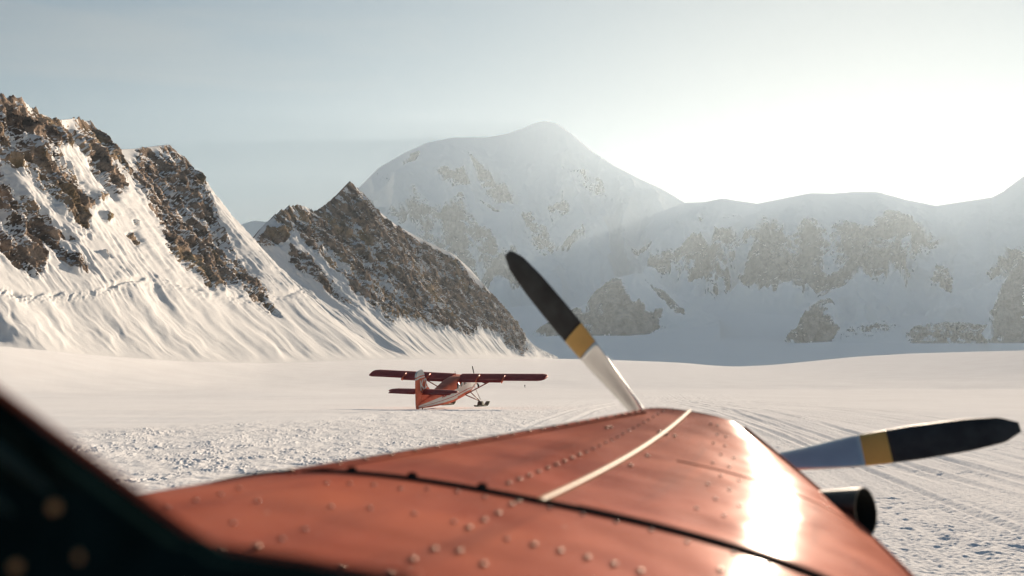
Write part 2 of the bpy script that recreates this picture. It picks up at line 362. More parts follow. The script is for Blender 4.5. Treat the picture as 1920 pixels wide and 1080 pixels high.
    if flute: push = push+(1-env)*flute*fbm(along*freq*4.5+wx*.8+speck*.1, v[:, None]*2.2, seed+2, 4, .5, ridged=True)*sstep(.22, .45, v)[:, None]*sstep(-.3, .3, patch)
    if sfn is not None: push = push+sfn(PX, PY, along, v[:, None], env)
    Vg += N*(push*edge*foot)[..., None]
    du = np.gradient(Vg, axis=1); dv = np.gradient(Vg, axis=0); N2 = np.cross(du, dv); N2 /= np.linalg.norm(N2, axis=-1)[..., None]+1e-9
    nz = np.abs(N2[..., 2])
    sc_ = nz*.75+patch*.8+speck*(.24 if snow_rel < .2 else .10)+streak*.55+(.35-gulL)*.8*(snow_rel > .2)+(.35-gul)*.5*(snow_rel < .2)          # snow lies where the ground is gentle
    lev = np.clip(mask, -2, 1)*.5+.5
    if w_.any():
        q_ = np.quantile(sc_[mask > .4] if (mask > .4).any() else sc_, 1-cover)
        lev = lev-np.clip((sc_-q_)*8, -.35, 1.3)
    rockf = np.clip(np.minimum(lev, mask*.9+.5+speck*.6+streak*1.3), -.6, 1.4)
    rk = sstep(.3, .7, rockf)
    # jagged skyline on rock
    top = np.exp(-((1-v)*16))[:, None]
    Vg[..., 2] += top*rk*(jag*fbm(along*freq*7, seed+1, 0.5, 4, .6)+jag*1.1*fbm(along*freq*2.6, seed+4, 0.5, 3, .5, ridged=True)-jag*.4)
    # a back side, steep, so that the ridge has thickness
    nb = 14; vb = np.linspace(0, 1, nb+1)[1:]
    out = (C-Ft); out[:, 2] = 0; ln_ = np.linalg.norm(out, axis=1)[:, None]+1e-6; out = out/ln_
    hgt = np.maximum(C[:, 2]-fz+15, 10)
    Bk = np.empty((nb, nu, 3)); topv = Vg[-1]
    for i, b in enumerate(vb):
        Bk[i] = topv+out*(hgt*back*b)[:, None]; Bk[i, :, 2] = topv[:, 2]-hgt*b**1.1*1.05+fbm(Bk[i, :, 0]*freq, Bk[i, :, 1]*freq, b*5, 3)*amp*b
    ns = 10; Sk = np.empty((ns, nu, 3))
    for i in range(ns):
        a = 1-i/ns; dd = 1-a*min(.10, .0001*fd.mean()); g = ground_z(fx, fd*dd)-4
        Sk[i, :, 0] = Vg[0, :, 0]*dd; Sk[i, :, 1] = Vg[0, :, 1]*dd; Sk[i, :, 2] = Vg[0, :, 2]*(1-a)**1.6+np.minimum(g, Vg[0, :, 2])*(1-(1-a)**1.6)
    V = np.concatenate([Sk, Vg, Bk], 0)
    rock_a = np.concatenate([np.full((ns, nu), -.5), rockf, np.full((nb, nu), .9)], 0)
    o = grid_mesh(name, V, mat, attrs={'rock': rock_a}, kind=kind, smooth=smooth)
    return o

def z1(pts, s=2.0, ox=0, oy=160): return [(ox+x/s, oy+y/s) for x, y in pts]
def z2(pts): return z1(pts, 2.7, 420, 300)
def z3(pts): return z1(pts, 2.4544, 640, 200)
def z4(pts): return z1(pts, 2.572, 1240, 300)
rockA = [  # (polygon, border softness in px, density 0..1)
 (z1([(505,240),(560,232),(640,225),(690,260),(760,350),(800,470),(870,590),(940,700),(1000,800),(1045,868),(1010,860),(960,820),(900,770),(850,740),(835,775),(780,750),(740,700),(640,640),(615,560),(570,480),(520,400),(500,340)]), 9, 1.15),
 (z1([(-900,-300),(-300,-120),(0,30),(80,45),(120,90),(200,130),(250,120),(330,130),(400,190),(440,240),(480,320),(420,300),(370,330),(330,260),(240,220),(180,270),(120,190),(60,220),(0,140),(-300,0),(-900,0)]), 12, .8),
 (z1([(-900,0),(0,140),(60,200),(110,200),(200,230),(270,330),(320,410),(390,420),(330,470),(340,570),(300,550),(240,470),(170,400),(110,330),(40,290),(0,260),(-900,0)]), 10, .9),
 (z1([(340,300),(400,280),(480,330),(470,400),(430,420),(380,370)]), 8, .6),
 (z1([(-900,50),(0,290),(60,380),(130,430),(200,520),(290,580),(230,580),(330,670),(340,705),(270,690),(190,600),(150,560),(170,640),(150,720),(110,720),(60,670),(0,620),(-900,300)]), 9, 1.0),
 (z1([(380,480),(400,475),(430,500),(400,520)]), 5, 1.1), (z1([(480,560),(500,555),(525,590),(510,605)]), 4, 1.1), (z1([(380,625),(400,625),(418,645),(400,650)]), 3, 1.1), (z1([(500,510),(515,515),(512,535)]), 3, 1.1)]
def apronA(PX, PY, al, v, rk):
    # bergschrund: a broken step across the snow slope, smoother avalanche cones below it
    line = 545+12*np.sin(PX*.017)+10*fbm(PX*.02, 0.3, .5, 3)-.03*PX+.06*np.maximum(PX-250, 0)
    d = PY-line
    step = np.exp(-(d/3.5)**2)*sstep(.0, .3, fbm(PX*.02, PY*.02, 2.2, 3))
    rubble = np.exp(-((d-6)/9)**2)*fbm(PX*.16, PY*.16, 1, 3)*3
    al = al+22*fbm(PX*.012, PY*.012, 61, 3)
    cone = sstep(0, 20, d)*(fbm(al*.010, v*1.6, 9, 3)*8+fbm(al*.2+PY*.03, v*9, 19, 4, .65)*.45*sstep(-.3, .3, fbm(al*.01, v*2, 66, 2))+fbm(al*.04, v*3, 23, 3)*2)
    return (1-rk)*(-step*2.4+rubble*.5+cone)
mountain('mountain', [(-900,-250,-330), (-300,60,100), (-60,150,300), (0,182,350), (40,185,390), (60,205,420), (105,226,470), (140,222,530), (165,228,570), (200,262,600), (225,280,625), (250,279,650), (315,271,700), (350,300,722), (385,350,742), (400,400,755), (430,452,770), (470,530,785), (517,592,800), (560,628,812), (640,660,830), (790,684,850)],
  900, 560, M_near, rockA, gpow=1.25, amp=13, fine=4.5, freq=.022, seed=1, flute=2.6, sfn=apronA, jag=5, cover=.36)
rockB = [
 (z2([(120,395),(190,370),(240,290),(330,235),(400,235),(460,255),(520,200),(560,180),(630,105),(670,130),(720,190),(770,250),(850,330),(900,340),(1000,420),(1080,450),(1150,480),(1230,570),(1300,640),(1400,700),(1460,760),(1510,840),(1545,955),(1480,930),(1430,880),(1380,880),(1290,840),(1250,895),(1190,880),(1130,840),(1060,850),(1000,820),(900,790),(850,820),(780,770),(700,700),(640,650),(620,600),(560,560),(500,490),(420,440),(370,370),(345,325),(325,400),(310,420),(230,445),(150,430)]), 8, 1.3),
 (z2([(330,420),(370,470),(430,480),(480,540),(560,620),(610,680),(680,745),(560,705),(500,660),(440,600),(375,570),(335,510)]), 6, 1.1),
 (z2([(1540,860),(1500,900),(1540,960),(1500,1000),(1430,930),(1400,880)]), 6, .9)]
def apronB(PX, PY, al, v, rk):
    al = al+22*fbm(PX*.012, PY*.012, 61, 3)
    return (1-rk)*(fbm(al*.012, v*1.6, 9, 3)*8+fbm(al*.17+PY*.03, v*10, 29, 3)*.6+fbm(al*.04, v*3, 33, 3)*1.5)*sstep(.0, .1, v)
mountain('mountain', [(380,520,735), (430,470,748), (455,457,762), (475,450,775), (500,416,795), (540,388,825), (570,386,845), (590,399,857), (610,386,868), (635,365,882), (655,342,897), (668,352,904), (680,362,911), (700,388,920), (740,420,938), (780,443,952), (820,463,965), (850,476,975), (880,503,985), (930,560,1000), (960,592,1012), (985,637,1025), (1015,655,1034), (1045,669,1046)],
  900, 480, M_near, rockB, gpow=1.15, amp=11, fine=4.2, freq=.022, seed=5, flute=2.2, sfn=apronB, jag=6, cover=.38)
# far pale peak in the gap
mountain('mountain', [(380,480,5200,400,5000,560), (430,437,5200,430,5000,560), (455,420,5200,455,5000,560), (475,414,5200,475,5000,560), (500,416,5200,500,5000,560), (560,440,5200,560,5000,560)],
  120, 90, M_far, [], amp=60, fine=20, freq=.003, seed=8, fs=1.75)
# the great summit
rockC = [
 (z3([(90,400),(140,430),(200,490),(280,520),(350,430),(400,480),(470,490),(560,440),(600,560),(700,590),(740,690),(800,700),(860,800),(900,900),(800,930),(740,900),(600,800),(400,640),(250,530),(120,460)]), 14, .82),
 (z3([(440,345),(560,300),(590,390),(500,405)]), 8, .9), (z3([(800,500),(880,440),(960,600),(1000,650),(1100,640),(1095,690),(920,690),(830,560)]), 12, .9),
 (z3([(950,450),(1020,450),(1045,520),(970,535)]), 7, 1.0), (z3([(180,320),(260,300),(280,350),(200,370)]), 8, .6), (z3([(575,240),(640,290),(800,400),(830,480),(700,420),(600,300)]), 10, .6),
 (z3([(300,230),(370,210),(350,290),(280,270)]), 7, .55), (z3([(1030,270),(1200,380),(1240,440),(1120,400)]), 9, .55), (z3([(1350,680),(1420,650),(1490,655),(1400,690)]), 5, .9), (z3([(620,430),(680,450),(760,500),(660,490)]), 5, .8)]
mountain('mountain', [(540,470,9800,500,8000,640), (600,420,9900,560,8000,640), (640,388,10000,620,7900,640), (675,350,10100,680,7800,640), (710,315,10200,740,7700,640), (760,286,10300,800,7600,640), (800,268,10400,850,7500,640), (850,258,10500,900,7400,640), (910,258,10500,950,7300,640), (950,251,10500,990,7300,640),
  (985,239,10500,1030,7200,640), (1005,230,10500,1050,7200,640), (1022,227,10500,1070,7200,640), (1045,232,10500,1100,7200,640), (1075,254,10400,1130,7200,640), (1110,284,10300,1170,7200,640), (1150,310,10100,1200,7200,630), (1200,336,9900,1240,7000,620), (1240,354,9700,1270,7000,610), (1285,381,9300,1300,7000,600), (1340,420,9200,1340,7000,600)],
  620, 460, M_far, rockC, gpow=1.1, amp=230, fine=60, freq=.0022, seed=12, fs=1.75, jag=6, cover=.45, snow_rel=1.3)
# the wall under the sun
rockD = [
 (z4([(-60,470),(0,465),(60,430),(110,405),(170,430),(230,440),(300,500),(400,640),(480,700),(420,700),(340,700),(240,700),(150,640),(80,600),(0,560),(-60,540)]), 7, 1.0),
 (z4([(230,430),(300,390),(450,380),(500,330),(620,300),(760,330),(860,300),(960,330),(1060,300),(1200,330),(1330,380),(1330,440),(1240,500),(1200,620),(1100,610),(1020,640),(940,630),(860,660),(700,700),(560,700),(480,700),(400,620)]), 12, .70),
 (z4([(1320,530),(1370,500),(1405,570),(1390,640),(1340,620),(1290,600)]), 6, 1.0),
 (z4([(1570,580),(1640,530),(1749,450),(1900,380),(1900,700),(1700,640),(1600,640)]), 9, .8), (z4([(280,340),(330,310),(360,340)]), 5, .8), (z4([(180,300),(205,285),(190,310)]), 3, 1)]
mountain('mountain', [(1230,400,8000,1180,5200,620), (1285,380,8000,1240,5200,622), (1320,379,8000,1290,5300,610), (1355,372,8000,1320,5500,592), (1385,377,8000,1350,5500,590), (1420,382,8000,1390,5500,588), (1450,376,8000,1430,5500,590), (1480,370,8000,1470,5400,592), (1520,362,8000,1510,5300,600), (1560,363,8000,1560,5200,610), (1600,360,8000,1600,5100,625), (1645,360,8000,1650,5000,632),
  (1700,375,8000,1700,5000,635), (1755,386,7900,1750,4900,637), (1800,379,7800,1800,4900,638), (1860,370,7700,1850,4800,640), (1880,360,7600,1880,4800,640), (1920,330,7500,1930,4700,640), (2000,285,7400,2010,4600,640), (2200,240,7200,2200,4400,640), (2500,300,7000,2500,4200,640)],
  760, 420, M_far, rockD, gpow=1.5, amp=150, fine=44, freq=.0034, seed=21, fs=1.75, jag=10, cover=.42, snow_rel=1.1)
# dark spurs standing in the valley
def spur(keys, rock, seed, nu=260, nv=150, gp=.9): 
    return mountain('rocky_spur', keys, nu, nv, M_far, rock, gpow=gp, amp=28, fine=11, freq=.008, seed=seed, fs=1.75, jag=10, back=.9, cover=.10, snow_rel=.4)
spur([(1000,630,5000,1000,4900,631), (1020,610,5100,1015,4900,631), (1045,596,5150,1035,4870,630), (1080,578,5200,1070,4850,629), (1100,568,5250,1100,4850,629), (1118,545,5300,1120,4850,629), (1150,522,5350,1140,4850,629), (1190,513,5400,1180,4850,629), (1215,516,5450,1215,4870,626), (1250,540,5400,1250,4900,622), (1300,575,5350,1290,4950,615), (1350,600,5300,1350,5000,608)],
  [(z3([(895,1052),(940,990),(1000,930),(1080,915),(1120,950),(1140,900),(1180,810),(1290,790),(1320,880),(1340,930),(1370,890),(1400,940),(1470,950),(1485,1020),(1400,1052),(1200,1060)]), 6, 1.25), (z3([(1400,790),(1480,850),(1560,930),(1580,960),(1500,930)]), 5, 1.1)], 31)
spur([(1475,643,4400,1478,4300,645), (1490,625,4450,1490,4280,644), (1505,590,4550,1505,4270,643), (1520,570,4650,1520,4260,642), (1545,558,4700,1540,4250,641), (1560,562,4700,1555,4250,640), (1575,600,4600,1570,4250,640), (1590,625,4500,1590,4250,641), (1620,635,4450,1610,4250,641)],
  [(z4([(600,885),(640,800),(690,730),(790,650),(850,660),(800,740),(850,830),(820,880),(700,890)]), 6, 1.2)], 37)
spur([(1840,625,4100,1850,3950,642), (1862,595,4200,1865,3940,642), (1868,560,4300,1870,3930,642), (1880,530,4400,1880,3900,642), (1900,500,4450,1900,3900,642), (1925,478,4450,1925,3880,642), (1980,450,4450,1980,3850,642), (2060,440,4400,2060,3800,642), (2200,470,4300,2200,3700,645)],
  [(z4([(1560,900),(1610,850),(1605,720),(1640,620),(1749,440),(2600,200),(2600,900)]), 7, 1.3)], 41)
mountain('rubble_mound', [(1690,635,4300,1690,4150,643), (1715,612,4350,1710,4130,643), (1750,604,4400,1750,4120,643), (1800,603,4400,1800,4120,643), (1850,610,4400,1850,4120,643), (1900,612,4400,1900,4100,643), (1940,620,4350,1940,4100,643)],
  220, 90, M_far, [(z4([(1170,830),(1250,785),(1450,778),(1700,800),(1800,830),(1750,870),(1600,888),(1200,895)]), 9, 1.0)], gpow=.7, amp=9, fine=7, freq=.02, seed=45, fs=1.75, jag=4, cover=.4)
mountain('rubble_mound', [(1560,636,4300,1560,4180,643), (1585,615,4380,1585,4160,643), (1620,604,4420,1620,4150,643), (1660,600,4450,1660,4150,642), (1690,612,4400,1690,4150,642), (1710,632,4350,1710,4150,642)],
  160, 80, M_far, [(z4([(830,860),(900,800),(1050,770),(1140,800),(1100,830),(900,850)]), 12, .6)], gpow=.8, amp=9, fine=7, freq=.02, seed=49, fs=1.75, jag=3, cover=.5)

# ------------------------------------------------------------------ haze
def haze():
    bm = bmesh.new(); bmesh.ops.create_cube(bm, size=1)
    x0, x1, y0, y1, za, zb = -24000, 24000, -3200, 24500, -700, 4480
    for v in bm.verts: v.co = Vector((x0 if v.co.x < 0 else x1, y0 if v.co.y < 0 else y1, za if v.co.z < 0 else zb))
    m = bpy.data.materials.new('haze'); m.use_nodes = True; t = m.node_tree; t.nodes.clear()
    o = t.nodes.new('ShaderNodeOutputMaterial'); v = t.nodes.new('ShaderNodeVolumePrincipled')
    v.inputs['Color'].default_value = (.70, .86, 1.0, 1); v.inputs['Density'].default_value = HAZE_D; v.inputs['Anisotropy'].default_value = HAZE_G
    t.links.new(v.outputs[0], o.inputs['Volume'])
    ob = part('haze', bm, m, smooth=False); ob['kind'] = 'stuff'; ob['label'] = 'thin pale air haze filling the valley in front of the far mountains'
haze()

# ------------------------------------------------------------------ things: shared
def empty(name, M=None, loc=None):
    o = bpy.data.objects.new(name, None); COL.objects.link(o); o.empty_display_size = .3
    if M is not None: o.matrix_world = M
    if loc is not None: o.location = loc
    return o
def tag(o, label, cat, group=None):
    o['label'] = label; o['category'] = cat
    if group: o['group'] = group
def paint_mat():
    """red aircraft enamel, faded, a little oil-canned, gloss coat"""
    m, t, p = mat_new('aged_red_enamel'); ln = t.links.new
    tc = t.nodes.new('ShaderNodeTexCoord')
    def noise(sc, det=4, rg=.5, st=None):
        n = t.nodes.new('ShaderNodeTexNoise'); n.inputs['Scale'].default_value = sc; n.inputs['Detail'].default_value = det; n.inputs['Roughness'].default_value = rg
        if st:
            mpp = t.nodes.new('ShaderNodeMapping'); mpp.inputs['Scale'].default_value = st; ln(tc.outputs['Object'], mpp.inputs[0]); ln(mpp.outputs[0], n.inputs['Vector'])
        else: ln(tc.outputs['Object'], n.inputs['Vector'])
        return n
    n = noise(2.5, 6, .6); r = t.nodes.new('ShaderNodeValToRGB'); e = r.color_ramp.elements
    e[0].position = .3; e[0].color = (.34, .072, .042, 1); e[1].position = .72; e[1].color = (.48, .135, .072, 1)
    ln(n.outputs['Fac'], r.inputs[0])
    # oil and exhaust streaks drawn back by the slipstream, and small chips
    st_ = noise(1.0, 6, .65, (9.0, .9, 9.0)); rs = t.nodes.new('ShaderNodeValToRGB'); rs.color_ramp.elements[0].position = .52; rs.color_ramp.elements[1].position = .74
    ln(st_.outputs['Fac'], rs.inputs[0]); ms = t.nodes.new('ShaderNodeMath'); ms.operation = 'MULTIPLY'; ms.inputs[1].default_value = .55; ln(rs.outputs[0], ms.inputs[0])
    mc = t.nodes.new('ShaderNodeMix'); mc.data_type = 'RGBA'; mc.inputs['B'].default_value = (.16, .045, .035, 1)
    ln(ms.outputs[0], mc.inputs['Factor']); ln(r.outputs[0], mc.inputs['A'])
    ch = noise(55, 3, .6); rc = t.nodes.new('ShaderNodeValToRGB'); rc.color_ramp.elements[0].position = .72; rc.color_ramp.elements[1].position = .76; ln(ch.outputs['Fac'], rc.inputs[0])
    m3 = t.nodes.new('ShaderNodeMix'); m3.data_type = 'RGBA'; m3.inputs['B'].default_value = (.45, .36, .28, 1)
    ln(rc.outputs[0], m3.inputs['Factor']); ln(mc.outputs['Result'], m3.inputs['A']); ln(m3.outputs['Result'], p.inputs['Base Color'])
    p.inputs['Metallic'].default_value = .10; p.inputs['Specular IOR Level'].default_value = 0
    g = noise(9, 6, .7); mr = t.nodes.new('ShaderNodeMapRange'); mr.inputs['To Min'].default_value = .55; mr.inputs['To Max'].default_value = .75
    ln(g.outputs['Fac'], mr.inputs['Value']); ln(mr.outputs[0], p.inputs['Roughness'])
    p.inputs['Coat Weight'].default_value = .09; p.inputs['Coat Roughness'].default_value = .20; p.inputs['Coat IOR'].default_value = 1.45
    # object frame: x right, y along the nose, z up; long soft dents between the frames
    w = noise(3.2, 2, .4, (1.0, .8, 1)); b = t.nodes.new('ShaderNodeBump'); b.inputs['Strength'].default_value = 1; b.inputs['Distance'].default_value = .024
    ln(w.outputs['Fac'], b.inputs['Height'])
    w2 = noise(70, 4, .6); b2 = t.nodes.new('ShaderNodeBump'); b2.inputs['Strength'].default_value = .5; b2.inputs['Distance'].default_value = .0006
    ln(w2.outputs['Fac'], b2.inputs['Height']); ln(b.outputs[0], b2.inputs['Normal'])
    ln(b2.outputs[0], p.inputs['Normal']); ln(b.outputs[0], p.inputs['Coat Normal'])
    return m
M_red = paint_mat()
M_redwing = simple('red_wing_paint', (.42, .060, .045), rough=.6, spec=.15, var=.15, scale=1.2)
M_redtail = simple('orange_red_tail_paint', (.62, .15, .08), rough=.6, spec=.15, var=.15, scale=1.2)
M_white = simple('off_white_paint', (.62, .60, .54), rough=.4, coat=.3, var=.08, scale=1.5)
M_black = simple('black_rubber_trim', (.010, .011, .012), rough=1, spec=0, var=.3, scale=20)
M_dark = simple('dark_cockpit_coaming', (.008, .018, .017), rough=1, spec=0, var=.5, scale=14, bump=.002, bscale=30)
M_brass = simple('anodised_hinge_strip', (.44, .26, .12), rough=.6, spec=.1, var=.12, scale=30)
M_steel = simple('steel_fastener', (.30, .17, .10), rough=.45, metal=.5, var=.2, scale=60)
M_rivet = simple('painted_rivet', (.26, .07, .045), rough=.5, spec=.3, var=.2, scale=60)
M_pipe = simple('heat_stained_steel', (.10, .085, .065), rough=.38, metal=.9, var=.5, scale=14)
M_soot = simple('soot', (.008, .012, .010), rough=.95, var=.3, scale=20)
M_blade = simple('pale_glint_metal', (.78, .76, .70), rough=.28, metal=.85, var=.06, scale=12)  # sun glint on the inner blades put into the colour as pale metal
M_bladeblk = simple('black_blade_paint', (.03, .036, .036), rough=.55, spec=.3, var=.5, scale=12)
M_bladeyel = simple('yellow_blade_band', (.62, .42, .10), rough=.4, var=.1, scale=12)
M_strut = simple('weathered_red_strut', (.20, .05, .035), rough=.5, var=.2, scale=5)
M_ski = simple('grey_green_ski', (.13, .13, .10), rough=.9, spec=.05, var=.3, scale=5)
M_glass = simple('dark_window', (.03, .035, .04), rough=.08, coat=1, var=.1)

# ------------------------------------------------------------------ the aircraft we sit in
AP = [0.3264492804504556, -0.01696317912613786, 0.14043633755915624, -0.5056724582351176, 0.8630642344017128, 0.8850279329560395, 0.6947534338350536, 0.2159456174186269, -0.31654216556078757, -0.31395418627260807, -0.28771319623603087, -0.20809465955006307, 0.4071887643288301, 2.597489714015097]
phi, th_, ro, ox = AP[:4]
Bv = Vector((math.sin(phi)*math.cos(th_), math.cos(phi)*math.cos(th_), math.sin(th_)))
R0 = Vector((math.cos(phi), -math.sin(phi), 0)); U0 = R0.cross(Bv); Rv = R0*math.cos(ro)-U0*math.sin(ro); Uv = Rv.cross(Bv)
MA = Matrix(((Rv.x, Bv.x, Uv.x, Rv.x*ox), (Rv.y, Bv.y, Uv.y, Rv.y*ox), (Rv.z, Bv.z, Uv.z, Rv.z*ox), (0, 0, 0, 1)))   # body frame: x right, y forward, z up
MAi = MA.inverted()
KN = [0.75, 1.78, 2.6, 3.5]
def lag(v, s):
    r = 0
    for i in range(4):
        l = 1
        for j in range(4):
            if j != i: l *= (s-KN[j])/(KN[i]-KN[j])
        r += v[i]*l
    return r
def body(s, t, off=0.0):
    """point of the nose skin in the body frame; t -1..1 over the top, beyond that down the side walls to the belly (|t| = 2)"""
    se = max(s, .75); A = lag(AP[4:8], se); tp = lag(AP[8:12], se); b, n = AP[12], AP[13]
    if s < .75: A += (.75-s)*.02
    if abs(t) <= 1:
        a = t*math.pi/2
        x = (A+off)*math.copysign(abs(math.sin(a))**(2/n), a); z = tp-b*A+(b*A+off)*abs(math.cos(a))**(2/n)
        return Vector((x, s, z))
    k = abs(t)-1; dep = max(.30, .42+.62*(3.5-se)/2.7)*1.15
    a = k*math.pi/2; bulge = 1+.12*math.sin(k*math.pi)*(se > 0)+(.28*math.sin(k*math.pi)*max(0, (se-2.6)/.9))
    return Vector((math.copysign((A+off)*max(math.cos(a), 0)**.45*bulge, t), s, tp-b*A-(dep+off)*math.sin(a)**1.0))
def bnormal(s, t):
    e = 1e-3; a = body(s, t+e)-body(s, t-e); c = body(s+e, t)-body(s-e, t); n = a.cross(c).normalized()
    return n if n.z > 0 else -n
plane = empty('ski_plane', MA)
tag(plane, 'red propeller plane whose glossy riveted nose fills the foreground, seen from its cockpit', 'airplane')
def skin(name, s0, s1, ns, nt=150, off=0.0, edge=0.0, tr=(-2, 2)):
    bm = bmesh.new(); S_ = [s0+(s1-s0)*i/ns for i in range(ns+1)]; T_ = [tr[0]+(tr[1]-tr[0])*j/nt for j in range(nt+1)]
    rows = []
    if edge: rows.append([bm.verts.new(body(s0, t, off-edge)) for t in T_])
    rows += [[bm.verts.new(body(s, t, off)) for t in T_] for s in S_]
    if edge: rows.append([bm.verts.new(body(s1, t, off-edge)) for t in T_])
    for a, b in zip(rows, rows[1:]):
        for k in range(nt): bm.faces.new((a[k], a[k+1], b[k+1], b[k]))
    return bm
cowl = part('cowling', skin('cowling', 1.792, 3.5, 70, edge=.03), M_red, plane)
deck = part('fuselage_skin', skin('fuselage_skin', .35, 1.772, 60, edge=.03), M_red, plane); deck['label'] = 'red riveted nose deck between windshield and cowling'
seam = part('cowling_seam', skin('cowling_seam', 1.762, 1.796, 2, off=.0035, edge=.012), M_black, plane)
autosmooth(cowl, 50); autosmooth(deck, 50)
# rear fuselage shell so that the nose belongs to a whole cabin
bm = bmesh.new(); rings = []
for s in (.36, 0, -1.2, -2.6):
    rings.append([body(.75, -2+4*k/60)*1.0 for k in range(60)])
    for p in rings[-1]: p.y = s; 
rings2 = [[Vector((p.x*.99, p.y, min(p.z, -.32 if abs(p.x) < 9 else 0)-.004)) for p in r] for r in rings]
loft(bm, rings2); cabin = part('cabin_shell', bm, M_red, plane)
# lip strip along the rear edge of the cowling and side break lines
def ribbon(name, pts_fn, n, w, h, mat, parent):
    bm = bmesh.new(); rows = []
    for i in range(n+1):
        p, nn, side = pts_fn(i/n)
        rows.append([bm.verts.new(p+side*a*w/2+nn*b*h) for a, b in ((-1, -.6), (-1, .55), (-.7, 1), (.7, 1), (1, .55), (1, -.6))])
    for a, b in zip(rows, rows[1:]):
        for k in range(5): bm.faces.new((a[k], a[k+1], b[k+1], b[k]))
    for r in (rows[0], rows[-1]): bm.faces.new(r)
    return autosmooth(part(name, bm, mat, parent), 60)
def along(t, s0, s1, wob=0):
    def f(u):
        s = s0+(s1-s0)*u; n = bnormal(s, t); d = (body(s+.01, t)-body(s-.01, t)).normalized(); return body(s, t), n, d.cross(n)
    return f
def across(s, t0, t1):
    def f(u):
        t = t0+(t1-t0)*u; n = bnormal(s, t); return body(s, t), n, Vector((0, 1, 0))
    return f
hinge = ribbon('hinge', along(0.0, 1.775, 3.48), 70, .014, .007, M_brass, cowl)
ribbon('overlap_strip', across(1.835, .02, 1.2), 60, .055, .0025, M_red, cowl)
ribbon('overlap_strip', across(2.62, .06, 1.1), 60, .03, .002, M_red, cowl)
for sgn in (-1, 1):
    ribbon('side_rail', along(sgn*.86, .5, 1.76), 40, .05, .006, M_red, deck)
ribbon('side_rail', along(.72, 1.80, 3.49), 70, .06, .007, M_red, cowl)
# nose ring, intake, spinner
HUBZ = -.458
bm = bmesh.new(); rings = []
base = [body(3.5, -2+4*k/96) for k in range(96)]
cz = sum(p.z for p in base)/96
for (s, k) in ((3.49, 1.0), (3.53, .985), (3.56, .95), (3.575, .88), (3.56, .80), (3.50, .78)):
    rings.append([Vector((p.x*k, s, cz+(p.z-cz)*k)) for p in base])
loft(bm, rings, cap=False); part('nose_ring', bm, M_red, cowl)
bm = bmesh.new(); loft(bm, [[Vector((p.x*.79, 3.50, cz+(p.z-cz)*.79)) for p in base], [Vector((p.x*.3, 3.46, cz+(p.z-cz)*.3)) for p in base]]); part('intake_plate', bm, M_soot, cowl)
prop = part('propeller', (lambda b: (loft(b, [[Vector((r*math.cos(a*math.pi/12), y, HUBZ+r*math.sin(a*math.pi/12))) for a in range(24)] for y, r in ((3.45, .13), (3.60, .135), (3.68, .132), (3.76, .125), (3.86, .10), (3.95, .06), (3.985, .02))]), b)[1])(bmesh.new()), M_blade, plane)
def blade_bm(ang, r0, r1, root=True, HZ=HUBZ, L_=1.12, y0=3.75, scale=1.0):
    bm = bmesh.new(); rings = []; n = 26; ca, sa = math.cos(ang), math.sin(ang)
    for i in range(n+1):
        r = r0+(r1-r0)*i/n; q = r/L_
        c = np.interp(q, [.10, .18, .30, .5, .7, .85, .95, 1.0], [.035, .05, .10, .145, .15, .135, .105, .04])*scale*.88
        th = np.interp(q, [.10, .18, .30, .6, 1], [.035, .03, .018, .010, .004])*scale
        tw = R_(np.interp(q, [.1, .3, .6, 1], [62, 48, 33, 24])); ring = []
        for k in range(20):
            a = 2*math.pi*k/20; u = math.cos(a)*c/2*1.0; w = math.sin(a)*th*(1+.35*math.cos(a))
            cx = u*math.cos(tw)-w*math.sin(tw); cy = u*math.sin(tw)+w*math.cos(tw)
            ring.append(Vector((ca*r-sa*cx, y0+cy, HZ+sa*r+ca*cx)))
        rings.append(ring)
    loft(bm, rings); return bm
for deg in (138.5, 18.5, 258.5):
    b = part('blade', blade_bm(R_(deg), .09, .61), M_blade, prop)
    part('blade_band', blade_bm(R_(deg), .61, .70), M_bladeyel, prop)
    part('blade_tip', blade_bm(R_(deg), .70, 1.12), M_bladeblk, prop)
# exhaust stub
def ray_body(px, py, s):
    d = wpt(px, py, 1.0); d4 = MAi.to_3x3() @ d; o = MAi @ Vector((0, 0, 0)); k = (s-o.y)/d4.y; return o+d4*k
pa = ray_body(1480, 963, 2.97); pb = ray_body(1624, 959, 2.87)
ax = (pb-pa).normalized(); q = ax.to_track_quat('Z', 'Y')
bm = bmesh.new(); rings = []
for (d, r) in ((-.15, .060), (0, .060), (.5, .060), (.96, .0625), (1.0, .0635), (1.0, .0600), (.9, .0585), (.2, .057)):
    c = pa+(pb-pa)*d; rings.append([c+q @ Vector((r*math.cos(k*math.pi/20), r*math.sin(k*math.pi/20)*1.0, 0)) for k in range(40)])
loft(bm, rings, mats=lambda i, k: 1 if i >= 5 else 0); ex = part('exhaust_pipe', bm, [M_pipe, M_soot], plane); autosmooth(ex, 40)
